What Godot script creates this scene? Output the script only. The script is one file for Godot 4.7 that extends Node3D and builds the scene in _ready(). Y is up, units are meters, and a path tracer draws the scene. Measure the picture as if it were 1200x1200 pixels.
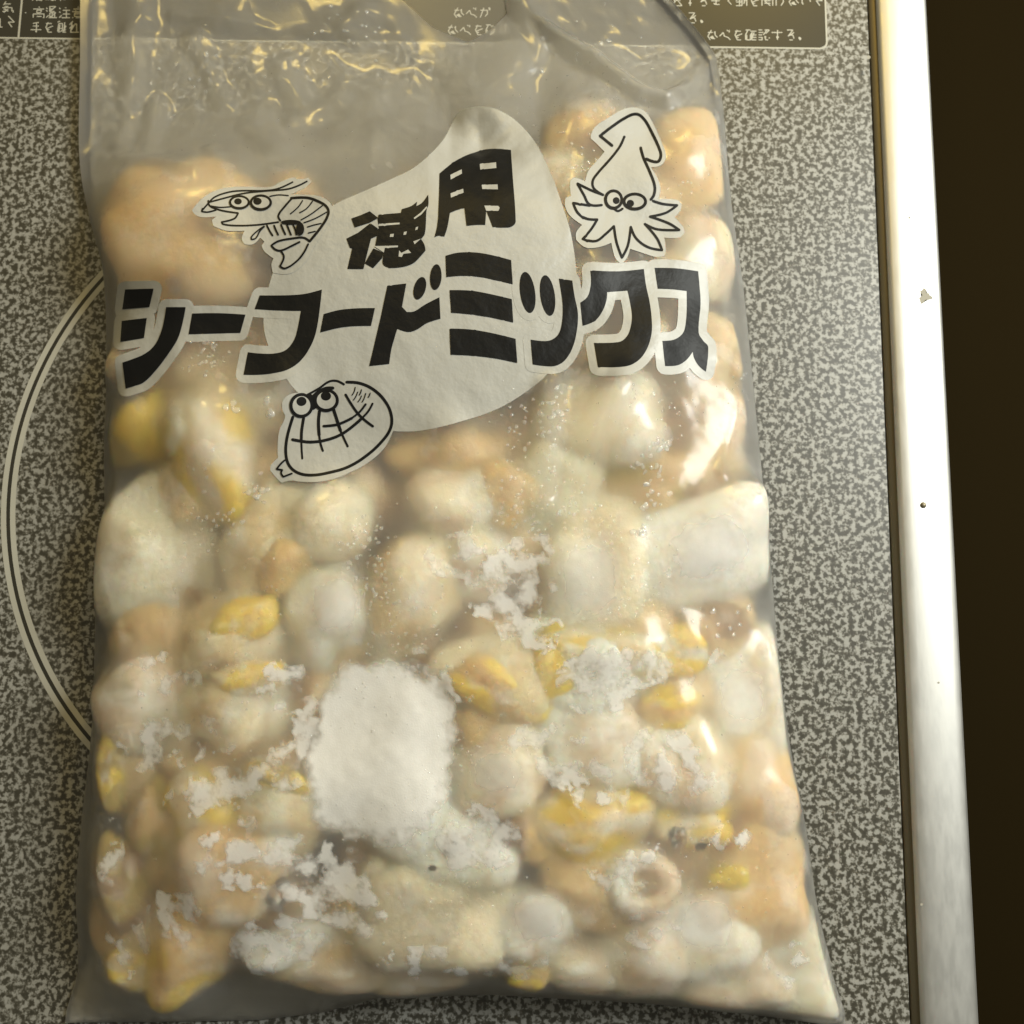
extends Node3D
# A clear bag of frozen seafood lying on a speckled induction cooktop with a steel edge.
# Pixels of the 1200 px photograph are turned into points of the place by at(px, py, height).

const FOCAL := 1150.0
const DIST := 0.29
var eye := Vector3.ZERO
var fwd := Vector3.ZERO
var rgt := Vector3.ZERO
var upv := Vector3.ZERO
var rng := RandomNumberGenerator.new()
var n3 := FastNoiseLite.new()
var n2 := FastNoiseLite.new()
var M := {}

# ---------------------------------------------------------------- helpers
func at(px: float, py: float, h: float) -> Vector3:
	var d := fwd * FOCAL + rgt * (px - 600.0) - upv * (py - 600.0)
	return eye + d * ((h - eye.y) / d.y)

func tag(o: Node, label := "", category := "", group := "", kind := "") -> void:
	if label: o.set_meta("label", label)
	if category: o.set_meta("category", category)
	if group: o.set_meta("group", group)
	if kind: o.set_meta("kind", kind)

func put(called: String, mesh: Mesh, mat: Material, parent: Node = self) -> MeshInstance3D:
	var o := MeshInstance3D.new()
	o.name = called
	o.mesh = mesh
	o.material_override = mat
	parent.add_child(o, true)
	return o

func base(called: String, where: Vector3, parent: Node = self) -> Node3D:
	var o := Node3D.new()
	o.name = called
	o.position = where
	parent.add_child(o, true)
	return o

func arrays(v: PackedVector3Array, n: PackedVector3Array, idx: PackedInt32Array, c := PackedColorArray(), uv := PackedVector2Array()) -> ArrayMesh:
	var a := []
	a.resize(Mesh.ARRAY_MAX)
	a[Mesh.ARRAY_VERTEX] = v
	a[Mesh.ARRAY_NORMAL] = n
	a[Mesh.ARRAY_INDEX] = idx
	if c.size(): a[Mesh.ARRAY_COLOR] = c
	if uv.size(): a[Mesh.ARRAY_TEX_UV] = uv
	var m := ArrayMesh.new()
	m.add_surface_from_arrays(Mesh.PRIMITIVE_TRIANGLES, a)
	return m

func lin(r: float, g: float, b: float) -> Color:
	return Color(r, g, b).linear_to_srgb()

func noise_tex(freq: float, size: int, ramp: Gradient, kind := FastNoiseLite.TYPE_SIMPLEX, sd := 1, oct := 3, normal := false) -> NoiseTexture2D:
	var n := FastNoiseLite.new()
	n.noise_type = kind
	n.frequency = freq
	n.seed = sd
	n.fractal_octaves = oct
	n.fractal_type = FastNoiseLite.FRACTAL_FBM if oct > 1 else FastNoiseLite.FRACTAL_NONE
	var t := NoiseTexture2D.new()
	t.width = size
	t.height = size
	t.seamless = true
	t.seamless_blend_skirt = 0.1
	t.noise = n
	t.as_normal_map = normal
	if ramp: t.color_ramp = ramp
	return t

func ramp(offs: Array, cols: Array) -> Gradient:
	var g := Gradient.new()
	g.offsets = PackedFloat32Array(offs)
	g.colors = PackedColorArray(cols)
	return g

func speckle_tex() -> NoiseTexture2D:
	var t := noise_tex(0.095, 2048, ramp([0.0, 0.40, 0.47, 0.54, 0.62, 1.0], [lin(.034, .030, .019), lin(.060, .055, .040), lin(.11, .103, .082), lin(.235, .23, .205), lin(.34, .335, .31), lin(.40, .395, .365)]), FastNoiseLite.TYPE_PERLIN, 5, 3)
	(t.noise as FastNoiseLite).fractal_gain = 0.6
	return t

# ---------------------------------------------------------------- materials
func make_materials() -> void:
	var m: StandardMaterial3D
	# speckled glass
	m = StandardMaterial3D.new()
	m.albedo_texture = speckle_tex()
	m.uv1_triplanar = true
	m.uv1_world_triplanar = true
	m.uv1_scale = Vector3.ONE / 0.30
	m.roughness = 0.42
	m.metallic_specular = 0.6
	M.speckle = m
	m = StandardMaterial3D.new()
	m.albedo_color = lin(.040, .037, .028)
	m.roughness = 0.35
	M.panel = m
	m = StandardMaterial3D.new()
	m.albedo_color = lin(.50, .49, .43)
	m.roughness = 0.35
	M.print_grey = m
	m = StandardMaterial3D.new()
	m.albedo_color = lin(.02, .018, .014)
	m.roughness = 0.6
	M.gasket = m
	m = StandardMaterial3D.new()
	m.albedo_color = lin(.70, .69, .66)
	m.metallic = 1.0
	m.roughness = 0.56
	m.roughness_texture = noise_tex(0.02, 512, ramp([0.2, 0.8], [Color(.9, .9, .9), Color(1, 1, 1)]), FastNoiseLite.TYPE_SIMPLEX, 9, 4)
	m.heightmap_enabled = true
	m.heightmap_scale = 0.0006
	m.heightmap_texture = noise_tex(0.05, 512, null, FastNoiseLite.TYPE_SIMPLEX, 3, 4)
	m.uv1_triplanar = true
	m.uv1_world_triplanar = true
	m.uv1_scale = Vector3(30, 30, 8)
	M.steel = m
	m = StandardMaterial3D.new()
	m.albedo_color = lin(.17, .145, .095)
	m.metallic = 0.7
	m.roughness = 0.45
	M.lip = m
	m = StandardMaterial3D.new()
	m.albedo_color = lin(.016, .011, .004)
	m.metallic_specular = 0.08
	m.roughness = 0.8
	M.dark = m
	m = StandardMaterial3D.new()
	m.albedo_color = lin(.008, .007, .005)
	m.roughness = 0.9
	M.speck = m
	m = StandardMaterial3D.new()
	m.albedo_color = lin(.38, .36, .30)
	m.roughness = 0.8
	M.stain = m
	# food
	m = StandardMaterial3D.new()
	m.vertex_color_use_as_albedo = true
	m.albedo_texture = noise_tex(0.02, 512, ramp([0.25, 0.5, 0.75], [Color(.91, .89, .85), Color(.97, .96, .94), Color(1, 1, 1)]), FastNoiseLite.TYPE_SIMPLEX, 21, 5)
	m.uv1_triplanar = true
	m.uv1_scale = Vector3.ONE * 32.0
	m.roughness = 0.42
	m.clearcoat_enabled = true
	m.clearcoat = 0.35
	m.clearcoat_roughness = 0.25
	m.heightmap_enabled = true
	m.heightmap_scale = 0.004
	m.heightmap_texture = noise_tex(0.03, 512, null, FastNoiseLite.TYPE_SIMPLEX, 8, 5)
	m.subsurf_scatter_enabled = true
	m.subsurf_scatter_strength = 0.25
	M.food = m
	m = StandardMaterial3D.new()
	m.albedo_color = lin(.80, .785, .76)
	m.roughness = 0.75
	m.vertex_color_use_as_albedo = true
	m.transparency = BaseMaterial3D.TRANSPARENCY_ALPHA
	m.heightmap_enabled = true
	m.heightmap_scale = 0.0025
	m.heightmap_texture = noise_tex(0.06, 512, null, FastNoiseLite.TYPE_SIMPLEX, 13, 5)
	m.uv1_triplanar = true
	m.uv1_scale = Vector3.ONE * 40.0
	M.frost = m
	m = StandardMaterial3D.new()
	m.albedo_color = Color(1, 1, 1, 0.16)
	m.transparency = BaseMaterial3D.TRANSPARENCY_ALPHA
	m.roughness = 0.10
	M.ice = m
	# film and ink
	m = StandardMaterial3D.new()
	m.albedo_color = Color(1, .99, .97, 0.10)
	m.transparency = BaseMaterial3D.TRANSPARENCY_ALPHA
	m.cull_mode = BaseMaterial3D.CULL_DISABLED
	m.roughness = 0.82
	m.refraction_enabled = true
	m.refraction_scale = 0.042
	m.clearcoat_enabled = true
	m.clearcoat = 0.5
	m.clearcoat_roughness = 0.18
	m.heightmap_enabled = true
	m.heightmap_scale = 0.003
	m.heightmap_texture = noise_tex(0.03, 512, null, FastNoiseLite.TYPE_SIMPLEX, 31, 4)
	m.uv1_triplanar = true
	m.uv1_scale = Vector3.ONE * 25.0
	M.film = m
	m = StandardMaterial3D.new()
	m.albedo_color = Color(.86, .85, .82, 0.14)
	m.transparency = BaseMaterial3D.TRANSPARENCY_ALPHA
	m.roughness = 0.5
	M.film_back = m
	m = StandardMaterial3D.new()
	m.albedo_color = lin(.46, .455, .425)
	m.roughness = 0.42
	m.heightmap_enabled = true
	m.heightmap_scale = 0.006
	m.heightmap_texture = (M.film as StandardMaterial3D).heightmap_texture
	m.uv1_triplanar = true
	m.uv1_scale = Vector3.ONE * 25.0
	M.ink_white = m
	m = m.duplicate()
	m.albedo_color = lin(.010, .010, .010)
	m.roughness = 0.45
	m.metallic_specular = 0.3
	M.ink_black = m

# ---------------------------------------------------------------- the bag's film as a height field
const NU := 190
const NV := 270
const CU := 64
const CV := 90
var left_tab: Array = []
var right_tab: Array = []
var ztop := 0.0
var zbm := 0.0
var bot_tab: Array = []
var top_tab: Array = []
var H := PackedFloat32Array()
var FP := PackedVector3Array()
var FN := PackedVector3Array()
var CT := PackedFloat32Array()   # how near the film lies to what it covers, on the coarse grid

func tab(t: Array, k: float) -> float:
	if k <= t[0].x: return t[0].y
	for i in range(1, t.size()):
		if k <= t[i].x:
			return lerpf(t[i - 1].y, t[i].y, (k - t[i - 1].x) / (t[i].x - t[i - 1].x))
	return t[-1].y

func smooth_tab(t: Array, n := 60) -> Array:
	var c := Curve2D.new()
	for i in t.size():
		var a: Vector2 = t[maxi(i - 1, 0)]
		var b: Vector2 = t[mini(i + 1, t.size() - 1)]
		c.add_point(t[i], (a - b) / 6.0, (b - a) / 6.0)
	c.bake_interval = 0.002
	return Array(c.get_baked_points())

func film_outline() -> void:
	for p in [[93, -60], [93, 60], [92, 180], [103, 250], [120, 320], [124, 420], [121, 520], [121, 600], [112, 680], [110, 760], [106, 860], [95, 960], [88, 1050], [90, 1120], [72, 1190]]:
		var w := at(p[0], p[1], 0.004)
		left_tab.append(Vector2(w.z, w.x))
	for p in [[735, -60], [793, 5], [834, 56], [842, 80], [848, 130], [858, 240], [872, 340], [888, 500], [903, 650], [912, 760], [926, 870], [945, 970], [958, 1060], [975, 1130], [994, 1190]]:
		var w := at(p[0], p[1], 0.004)
		right_tab.append(Vector2(w.z, w.x))
	left_tab = smooth_tab(left_tab)
	right_tab = smooth_tab(right_tab)
	ztop = at(460, -60, 0.004).z
	for p in [[0.0, -60], [.46, -60], [.54, -10], [.575, 28], [.62, 44], [.66, 32], [.71, 10], [.75, -40], [.8, -60], [1.0, -60]]:
		top_tab.append(Vector2(p[0], at(520, p[1], 0.003).z))
	for p in [[0.0, 1206], [.12, 1204], [.25, 1200], [.33, 1190], [.40, 1172], [.55, 1167], [.75, 1175], [.9, 1188], [1.0, 1200]]:
		bot_tab.append(Vector2(p[0], at(520, p[1], 0.002).z))
	zbm = at(520, 1180, 0.002).z

func uv_to_xz(u: float, v: float) -> Vector2:
	var zz := lerpf(tab(top_tab, u), tab(bot_tab, u), v)
	return Vector2(lerpf(tab(left_tab, zz), tab(right_tab, zz), u), lerpf(tab(top_tab, u), tab(bot_tab, u), v))

func xz_to_uv(x: float, z: float) -> Vector2:
	var u := 0.5
	var v := 0.5
	for i in 1:
		var l := tab(left_tab, z)
		u = (x - l) / (tab(right_tab, z) - l)
	var zt := tab(top_tab, u)
	v = (z - zt) / (tab(bot_tab, u) - zt)
	return Vector2(u, v)

func film_h(x: float, z: float) -> float:
	var g := xz_to_uv(x, z)
	var a := clampf(g.x * NU, 0, NU - 0.001)
	var b := clampf(g.y * NV, 0, NV - 0.001)
	var i := int(a)
	var j := int(b)
	var s := a - i
	var t := b - j
	var k := j * (NU + 1) + i
	return lerpf(lerpf(H[k], H[k + 1], s), lerpf(H[k + NU + 1], H[k + NU + 2], s), t)

func on_film(px: float, py: float) -> Vector2:
	var h := 0.02
	var w := Vector3.ZERO
	for i in 5:
		w = at(px, py, h)
		h = film_h(w.x, w.z)
	return Vector2(w.x, w.z)

func seg_dist(p: Vector2, a: Vector2, b: Vector2) -> Vector2:  # distance, share along
	var d := b - a
	var t := clampf((p - a).dot(d) / d.length_squared(), 0, 1)
	return Vector2(p.distance_to(a + d * t), t)

func solve_film(tops: Array) -> void:
	# the film is drawn taut over the pieces, like a membrane over obstacles
	var slack_end := at(500, 600, .02).z
	var slack_start := at(500, 480, .02).z
	var ob := PackedFloat32Array()
	ob.resize((CU + 1) * (CV + 1))
	ob.fill(0.0007)
	for v: Vector3 in tops:
		var g := xz_to_uv(v.x, v.z)
		if g.x <= 0 or g.x >= 1 or g.y <= 0 or g.y >= 1: continue
		var k := roundi(g.y * CV) * (CU + 1) + roundi(g.x * CU)
		ob[k] = maxf(ob[k], v.y + 0.0004 + 0.0042 * smoothstep(slack_end, slack_start, v.z) * clampf(minf(g.x, 1 - g.x) * 8.0, 0, 1))
	var h := ob.duplicate()
	for it in 260:
		for j in range(1, CV):
			for i in range(1, CU):
				var k := j * (CU + 1) + i
				h[k] = maxf(ob[k], (h[k - 1] + h[k + 1] + h[k - CU - 1] + h[k + CU + 1]) * 0.25 - 0.00009)
	for i in CU + 1:
		h[i] = 0.0008
		h[CV * (CU + 1) + i] = 0.0008
	for j in CV + 1:
		h[j * (CU + 1)] = 0.0035 if j < CV - 4 else 0.0012
		h[j * (CU + 1) + CU] = 0.0035 if j < CV - 4 else 0.0012
	CT.resize(h.size())
	for k in h.size(): CT[k] = clampf(1.0 - (h[k] - ob[k]) / 0.0012, 0, 1) if ob[k] > 0.005 else 0.0
	H.resize((NU + 1) * (NV + 1))
	for j in NV + 1:
		for i in NU + 1:
			var a := float(i) / NU * CU
			var b := float(j) / NV * CV
			var i0 := mini(int(a), CU - 1)
			var j0 := mini(int(b), CV - 1)
			var s := a - i0
			var t := b - j0
			var k := j0 * (CU + 1) + i0
			H[j * (NU + 1) + i] = lerpf(lerpf(h[k], h[k + 1], s), lerpf(h[k + CU + 1], h[k + CU + 2], s), t)
	for it in 8: blur()
	var rows := int(NV * 0.43)
	for it in 30: blur(rows)
	creases()
	blur()
	FP.resize(H.size())
	FN.resize(H.size())
	for j in NV + 1:
		for i in NU + 1:
			var w := uv_to_xz(float(i) / NU, float(j) / NV)
			FP[j * (NU + 1) + i] = Vector3(w.x, H[j * (NU + 1) + i], w.y)
	for j in NV + 1:
		for i in NU + 1:
			var dx := FP[j * (NU + 1) + mini(i + 1, NU)] - FP[j * (NU + 1) + maxi(i - 1, 0)]
			var dz := FP[mini(j + 1, NV) * (NU + 1) + i] - FP[maxi(j - 1, 0) * (NU + 1) + i]
			FN[j * (NU + 1) + i] = dz.cross(dx).normalized()

func blur(rows := NV) -> void:
	var o := H.duplicate()
	var w := NU + 1
	for j in range(1, rows):
		for i in range(1, NU):
			var k := j * w + i
			H[k] = o[k] * 0.4 + (o[k - 1] + o[k + 1] + o[k - w] + o[k + w]) * 0.15

func creases() -> void:
	# folds and tents of the empty top, crinkles elsewhere: [x0, y0, x1, y1, width px, height m, sharpness]
	var folds := [
		[590, 0, 580, 130, 90, .009, .8], [600, 6, 690, 70, 24, .0062, .5], [690, 70, 748, 122, 24, .0066, .5], [748, 122, 775, 130, 22, .006, .5], [775, 130, 795, 118, 20, .006, .5], [795, 118, 838, 64, 18, .006, .5],
		[92, 186, 160, 196, 16, .0035, 1.0], [160, 196, 240, 215, 18, .002, 1.0],
		[155, -20, 150, 110, 34, .004, .8], [112, 90, 135, 165, 24, .003, .8], [150, 110, 140, 168, 26, .0035, .8], [180, 120, 178, 185, 24, .003, .8],
		[330, 70, 355, 130, 28, .0035, .8], [345, 140, 392, 118, 28, .004, .8], [300, 150, 330, 185, 34, .003, .8], [385, 60, 405, 82, 12, .002, 1.0], [225, 40, 262, 120, 24, .0025, .8], [255, 190, 268, 200, 14, .002, 1.0],
		[200, 10, 470, 45, 14, .002, 1.0], [400, 30, 430, 5, 24, .003, .8],
		[640, 470, 632, 600, 24, .005, .5], [632, 600, 660, 612, 24, .004, .5], [695, 520, 668, 600, 26, .004, .5], [725, 465, 695, 520, 28, .002, .5],
		[650, 915, 690, 950, 9, .0022, 1.0], [690, 950, 715, 944, 8, .002, 1.0], [700, 975, 745, 950, 9, .002, 1.0], [640, 960, 660, 985, 8, .0018, 1.0], [720, 990, 760, 985, 8, .0015, 1.0],
		[740, 1130, 775, 1125, 12, .0015, 1.0], [790, 1135, 800, 1130, 8, .0012, 1.0], [900, 770, 930, 850, 14, .002, 1.0], [840, 560, 870, 470, 12, .002, 1.0], [130, 480, 140, 640, 10, .0018, 1.0], [120, 660, 150, 760, 10, .0018, 1.0],
		[110, 1150, 330, 1120, 9, .0014, 1.0], [150, 1172, 400, 1165, 8, .0012, 1.0], [330, 1140, 480, 1128, 7, .001, 1.0], [500, 1150, 700, 1158, 8, .001, 1.0],
	]
	var f := []
	for q in folds:
		var a := at(q[0], q[1], 0.012 if q[1] > 200 else 0.004)
		var b := at(q[2], q[3], 0.012 if q[3] > 200 else 0.004)
		f.append([Vector2(a.x, a.z), Vector2(b.x, b.z), q[4] * 0.00024, q[5], q[6]])
	for j in NV + 1:
		for i in NU + 1:
			var k := j * (NU + 1) + i
			var u := float(i) / NU
			var v := float(j) / NV
			var w := uv_to_xz(u, v)
			var rim := clampf(minf(minf(u, 1 - u) * 14.0, minf(v, 1 - v) * 14.0), 0, 1)
			var e := 0.0
			for q in f:
				var a: Vector2 = q[0]
				var b: Vector2 = q[1]
				var r: float = q[2]
				if w.x < minf(a.x, b.x) - r or w.x > maxf(a.x, b.x) + r or w.y < minf(a.y, b.y) - r or w.y > maxf(a.y, b.y) + r: continue
				var d := seg_dist(w, a, b)
				var s := 1.0 - d.x / r
				if s > 0: e = maxf(e, 0.42 * r * s if q[4] > 0.9 else maxf(0.3 * r, q[3] if q[3] > 0.0059 else 0.0) * pow(sin(s * PI * 0.5), 2.0))
			var empty := clampf((0.24 - v) / 0.06, 0, 1)
			var cr := 1.0 - absf(n2.get_noise_2d(w.x * 2400, w.y * 2400)) * 2.0
			var fine := n2.get_noise_2d(w.x * 9000 + 50, w.y * 9000)
			H[k] += rim * (e + maxf(cr, 0.0) * 0.00013 + (n2.get_noise_2d(w.x * 900 + 7, w.y * 900) * 0.0012 + fine * 0.00005 + n2.get_noise_2d(w.x * 2600 - 30, w.y * 2600) * 0.00045) * empty + fine * 0.00006)
			H[k] = maxf(H[k], 0.0007)

func film_mesh() -> ArrayMesh:
	var idx := PackedInt32Array()
	var w := NU + 1
	for j in NV:
		for i in NU:
			var k := j * w + i
			idx.append_array([k, k + 1, k + w + 1, k, k + w + 1, k + w])
	return arrays(FP, FN, idx)

# ---------------------------------------------------------------- print that follows the film
func densify(p: PackedVector2Array, step: float, closed := true) -> PackedVector2Array:
	var o := PackedVector2Array()
	var n := p.size()
	for i in (n if closed else n - 1):
		var a := p[i]
		var b := p[(i + 1) % n]
		var m := maxi(1, ceili(a.distance_to(b) / step))
		for k in m: o.append(a.lerp(b, float(k) / m))
	if not closed: o.append(p[n - 1])
	return o

func rounded(p: PackedVector2Array, closed := true, corner := 48.0) -> PackedVector2Array:
	# a smooth line through the points; points where it turns by more than the corner angle stay sharp
	var n := p.size()
	var tan := PackedVector2Array()
	for i in n:
		if not closed and (i == 0 or i == n - 1):
			tan.append(Vector2.ZERO)
			continue
		var a := p[(i - 1 + n) % n]
		var b := p[(i + 1) % n]
		var turn := rad_to_deg(absf((p[i] - a).angle_to(b - p[i])))
		tan.append(Vector2.ZERO if turn > corner else (b - a).normalized())
	var o := PackedVector2Array()
	for i in (n if closed else n - 1):
		var a := p[i]
		var b := p[(i + 1) % n]
		var l := a.distance_to(b)
		var c0 := a + tan[i] * l * 0.36
		var c1 := b - tan[(i + 1) % n] * l * 0.36
		for k in 6: o.append(a.bezier_interpolate(c0, c1, b, k / 6.0))
	if not closed: o.append(p[n - 1])
	return o

func pts(ox: float, oy: float, s: float, a: Array) -> PackedVector2Array:
	var o := PackedVector2Array()
	for i in range(0, a.size(), 2): o.append(Vector2(ox + a[i] / s, oy + a[i + 1] / s))
	return o

func oval(cx: float, cy: float, rx: float, ry: float, deg := 0.0) -> PackedVector2Array:
	var o := PackedVector2Array()
	for k in 28:
		var t := TAU * k / 28.0
		o.append(Vector2(cx, cy) + Vector2(cos(t) * rx, sin(t) * ry).rotated(deg_to_rad(deg)))
	return o

func film_point(a: float, b: float, lift: float) -> Array:
	var i := clampi(int(a), 0, NU - 1)
	var j := clampi(int(b), 0, NV - 1)
	var s := a - i
	var t := b - j
	var k := j * (NU + 1) + i
	var w := NU + 1
	var p: Vector3
	if s > t: p = FP[k] + (FP[k + 1] - FP[k]) * s + (FP[k + w + 1] - FP[k + 1]) * t
	else: p = FP[k] + (FP[k + w + 1] - FP[k + w]) * s + (FP[k + w] - FP[k]) * t
	var n := FN[k].lerp(FN[k + 1], s).lerp(FN[k + w].lerp(FN[k + w + 1], s), t).normalized()
	return [p + n * lift, n]

# photo-pixel polygons (outers and holes) -> a skin on the film, cut along the film's own grid
func ink(polys: Array, lift: float) -> ArrayMesh:
	var V := PackedVector3Array()
	var N := PackedVector3Array()
	var I := PackedInt32Array()
	var outer := []
	var holes := []
	for p: PackedVector2Array in polys:
		var q := PackedVector2Array()
		for c in densify(p, 4.0):
			var w := on_film(c.x, c.y)
			var g := xz_to_uv(w.x, w.y)
			q.append(Vector2(g.x * NU, g.y * NV))
		if Geometry2D.is_polygon_clockwise(p) != Geometry2D.is_polygon_clockwise(polys[0]) and polys.size() > 1: holes.append(q)
		else: outer.append(q)
	for o: PackedVector2Array in outer:
		var lo := o[0]
		var hi := o[0]
		for c in o:
			lo = lo.min(c)
			hi = hi.max(c)
		for j in range(int(lo.y), int(hi.y) + 1):
			var row := PackedVector2Array([Vector2(lo.x - 1, j), Vector2(hi.x + 1, j), Vector2(hi.x + 1, j + 1), Vector2(lo.x - 1, j + 1)])
			for strip: PackedVector2Array in Geometry2D.intersect_polygons(o, row):
				var a := strip[0].x
				var b := a
				for c in strip:
					a = minf(a, c.x)
					b = maxf(b, c.x)
				for i in range(int(a), int(b) + 1):
					var cell := PackedVector2Array([Vector2(i, j), Vector2(i + 1, j), Vector2(i + 1, j + 1), Vector2(i, j + 1)])
					var bits := Geometry2D.intersect_polygons(strip, cell)
					for h: PackedVector2Array in holes:
						var next: Array[PackedVector2Array] = []
						for bit in bits: next.append_array(Geometry2D.clip_polygons(bit, h))
						bits = next
					for bit: PackedVector2Array in bits:
						var tri := Geometry2D.triangulate_polygon(bit)
						var k0 := V.size()
						for c in bit:
							var fp := film_point(c.x, c.y, lift)
							V.append(fp[0])
							N.append(fp[1])
						for t in range(0, tri.size(), 3):
							var x := bit[tri[t]]
							var y := bit[tri[t + 1]]
							var z := bit[tri[t + 2]]
							if (y - x).cross(z - x) > 0: I.append_array([k0 + tri[t], k0 + tri[t + 1], k0 + tri[t + 2]])
							else: I.append_array([k0 + tri[t], k0 + tri[t + 2], k0 + tri[t + 1]])
	return arrays(V, N, I)

func join(ms: Array) -> ArrayMesh:
	var st := SurfaceTool.new()
	for m in ms:
		if m.get_surface_count(): st.append_from(m, 0, Transform3D())
	return st.commit()

func stroke(p: PackedVector2Array, w: float) -> Array:
	return Geometry2D.offset_polyline(rounded(p, false, 70.0), w * 0.5, Geometry2D.JOIN_ROUND, Geometry2D.END_ROUND)

func grown(p: PackedVector2Array, w: float) -> PackedVector2Array:
	var a := Geometry2D.offset_polygon(p, w, Geometry2D.JOIN_ROUND)
	var best: PackedVector2Array = a[0]
	for q in a:
		if q.size() > best.size(): best = q
	return best

func print_bag(bag: Node3D) -> void:
	var lift := 0.00010
	# white drop behind the words
	var drop := rounded(pts(300, 110, 2.9275, [745,45, 700,60, 670,108, 640,160, 600,205, 540,255, 470,290, 380,330, 262,385, 150,470, 85,560, 50,640, 26,768, 44,868, 110,985, 160,1040, 250,1105, 340,1140, 470,1157, 570,1155, 700,1125, 830,1080, 930,1020, 1000,960, 1060,850, 1100,740, 1100,620, 1080,480, 1050,380, 1010,270, 960,170, 900,100, 840,60, 790,45]))
	put("white_panel", ink([drop], lift), M.ink_white, bag)
	# the words: one polygon per stroke
	var letters := {
		"shi": [pts(130, 310, 6, [104,175, 304,170, 274,300, 84,316]), pts(130, 310, 6, [80,398, 256,377, 236,518, 70,546]), rounded(pts(130, 310, 6, [392,300, 528,300, 505,420, 470,530, 400,640, 320,745, 235,830, 170,855, 108,874, 85,690, 150,668, 240,630, 310,570, 355,480, 378,390]))],
		"long": [rounded(pts(130, 310, 6, [574,345, 760,343, 948,354, 912,482, 730,487, 548,492]))],
		"fu": [rounded(pts(280, 310, 4.8, [118,175, 200,175, 300,173, 380,165, 468,142, 455,260, 435,380, 405,460, 350,540, 280,590, 200,612, 110,622, 27,622, 52,495, 120,502, 200,502, 260,485, 300,445, 325,390, 350,262, 230,260, 90,252]))],
		"long2": [rounded(pts(280, 310, 4.8, [478,280, 560,258, 660,248, 766,246, 744,346, 640,348, 550,360, 458,384]))],
		"do": [rounded(pts(280, 310, 4.8, [836,120, 942,108, 918,240, 945,268, 985,265, 1050,225, 1128,185, 1134,306, 1060,330, 1000,368, 950,380, 892,362, 860,470, 846,560, 734,572, 765,440, 800,290])), oval(280 + 1018 / 4.8, 310 + 135 / 4.8, 33 / 4.8, 65 / 4.8, 16), oval(280 + 1108 / 4.8, 310 + 72 / 4.8, 32 / 4.8, 72 / 4.8, 4)],
		"mi": [rounded(pts(500, 280, 6.667, [148,134, 230,112, 330,106, 430,114, 540,136, 660,168, 672,356, 540,325, 420,300, 280,290, 154,300])), rounded(pts(500, 280, 6.667, [180,402, 330,405, 460,425, 665,472, 676,655, 500,615, 330,590, 192,578])), rounded(pts(500, 280, 6.667, [180,702, 330,708, 500,735, 694,782, 708,970, 520,932, 330,912, 188,905]))],
		"tsu": [oval(500 + 788 / 6.667, 280 + 420 / 6.667, 59 / 6.667, 162 / 6.667, -8), oval(500 + 944 / 6.667, 280 + 444 / 6.667, 57 / 6.667, 160 / 6.667, -8), rounded(pts(500, 280, 6.667, [1032,312, 1138,328, 1155,450, 1180,580, 1172,720, 1140,850, 1080,950, 1010,992, 940,996, 828,982, 812,788, 920,800, 985,785, 1035,735, 1058,640, 1062,520, 1050,420]))],
		"ku": [rounded(pts(660, 290, 6.667, [210,180, 340,188, 480,186, 628,170, 645,300, 672,420, 690,560, 688,680, 650,800, 580,890, 480,935, 272,936, 240,748, 430,742, 490,705, 525,630, 535,520, 500,340, 342,350, 335,420, 300,510, 240,580, 150,614, 132,432, 185,390, 210,320, 216,250]))],
		"su": [rounded(pts(660, 290, 6.667, [712,162, 880,165, 1052,188, 1062,300, 1070,440, 1055,665, 1090,730, 1130,780, 1112,972, 1060,930, 1020,865, 1010,815, 960,880, 890,922, 792,928, 772,732, 860,722, 925,680, 950,620, 962,480, 962,342, 850,330, 736,326]))],
		"toku": [pts(400, 240, 10, [120,165, 230,125, 335,80, 435,158, 335,215, 160,270]), pts(400, 240, 10, [62,400, 200,330, 335,225, 440,295, 420,370, 350,400, 295,615, 262,755, 75,755, 130,515, 102,505]), rounded(pts(400, 240, 10, [440,120, 700,100, 712,55, 820,20, 890,-32, 880,20, 950,-20, 1019,-114, 1022,0, 1000,70, 980,340, 935,405, 975,470, 988,540, 870,670, 800,710, 700,735, 590,742, 520,725, 488,690, 490,630, 500,570, 400,486, 422,370, 440,290, 425,215])), pts(400, 240, 10, [380,515, 500,570, 480,630, 375,745, 280,690, 330,600])],
		"you": [rounded(pts(390, 160, 5.217, [652,230, 740,160, 850,105, 960,78, 1090,86, 1100,250, 1118,520, 1105,545, 1070,558, 978,556, 960,510, 938,455, 932,542, 880,542, 818,548, 806,440, 760,452, 716,470, 700,560, 682,614, 650,608, 622,618, 640,540, 648,400]))],
	}
	var halo := {"shi": 9.5, "long": 9.0, "fu": 9.5, "tsu": 9.0, "ku": 10.0, "su": 10.0}
	var k := 1
	for key in letters:
		if halo.has(key):
			var edge := []
			for p in letters[key]:
				edge.append(ink([grown(p, halo[key])], lift + 0.000008 * k))
				k += 1
			put("letter_border", join(edge), M.ink_white, bag)
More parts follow.
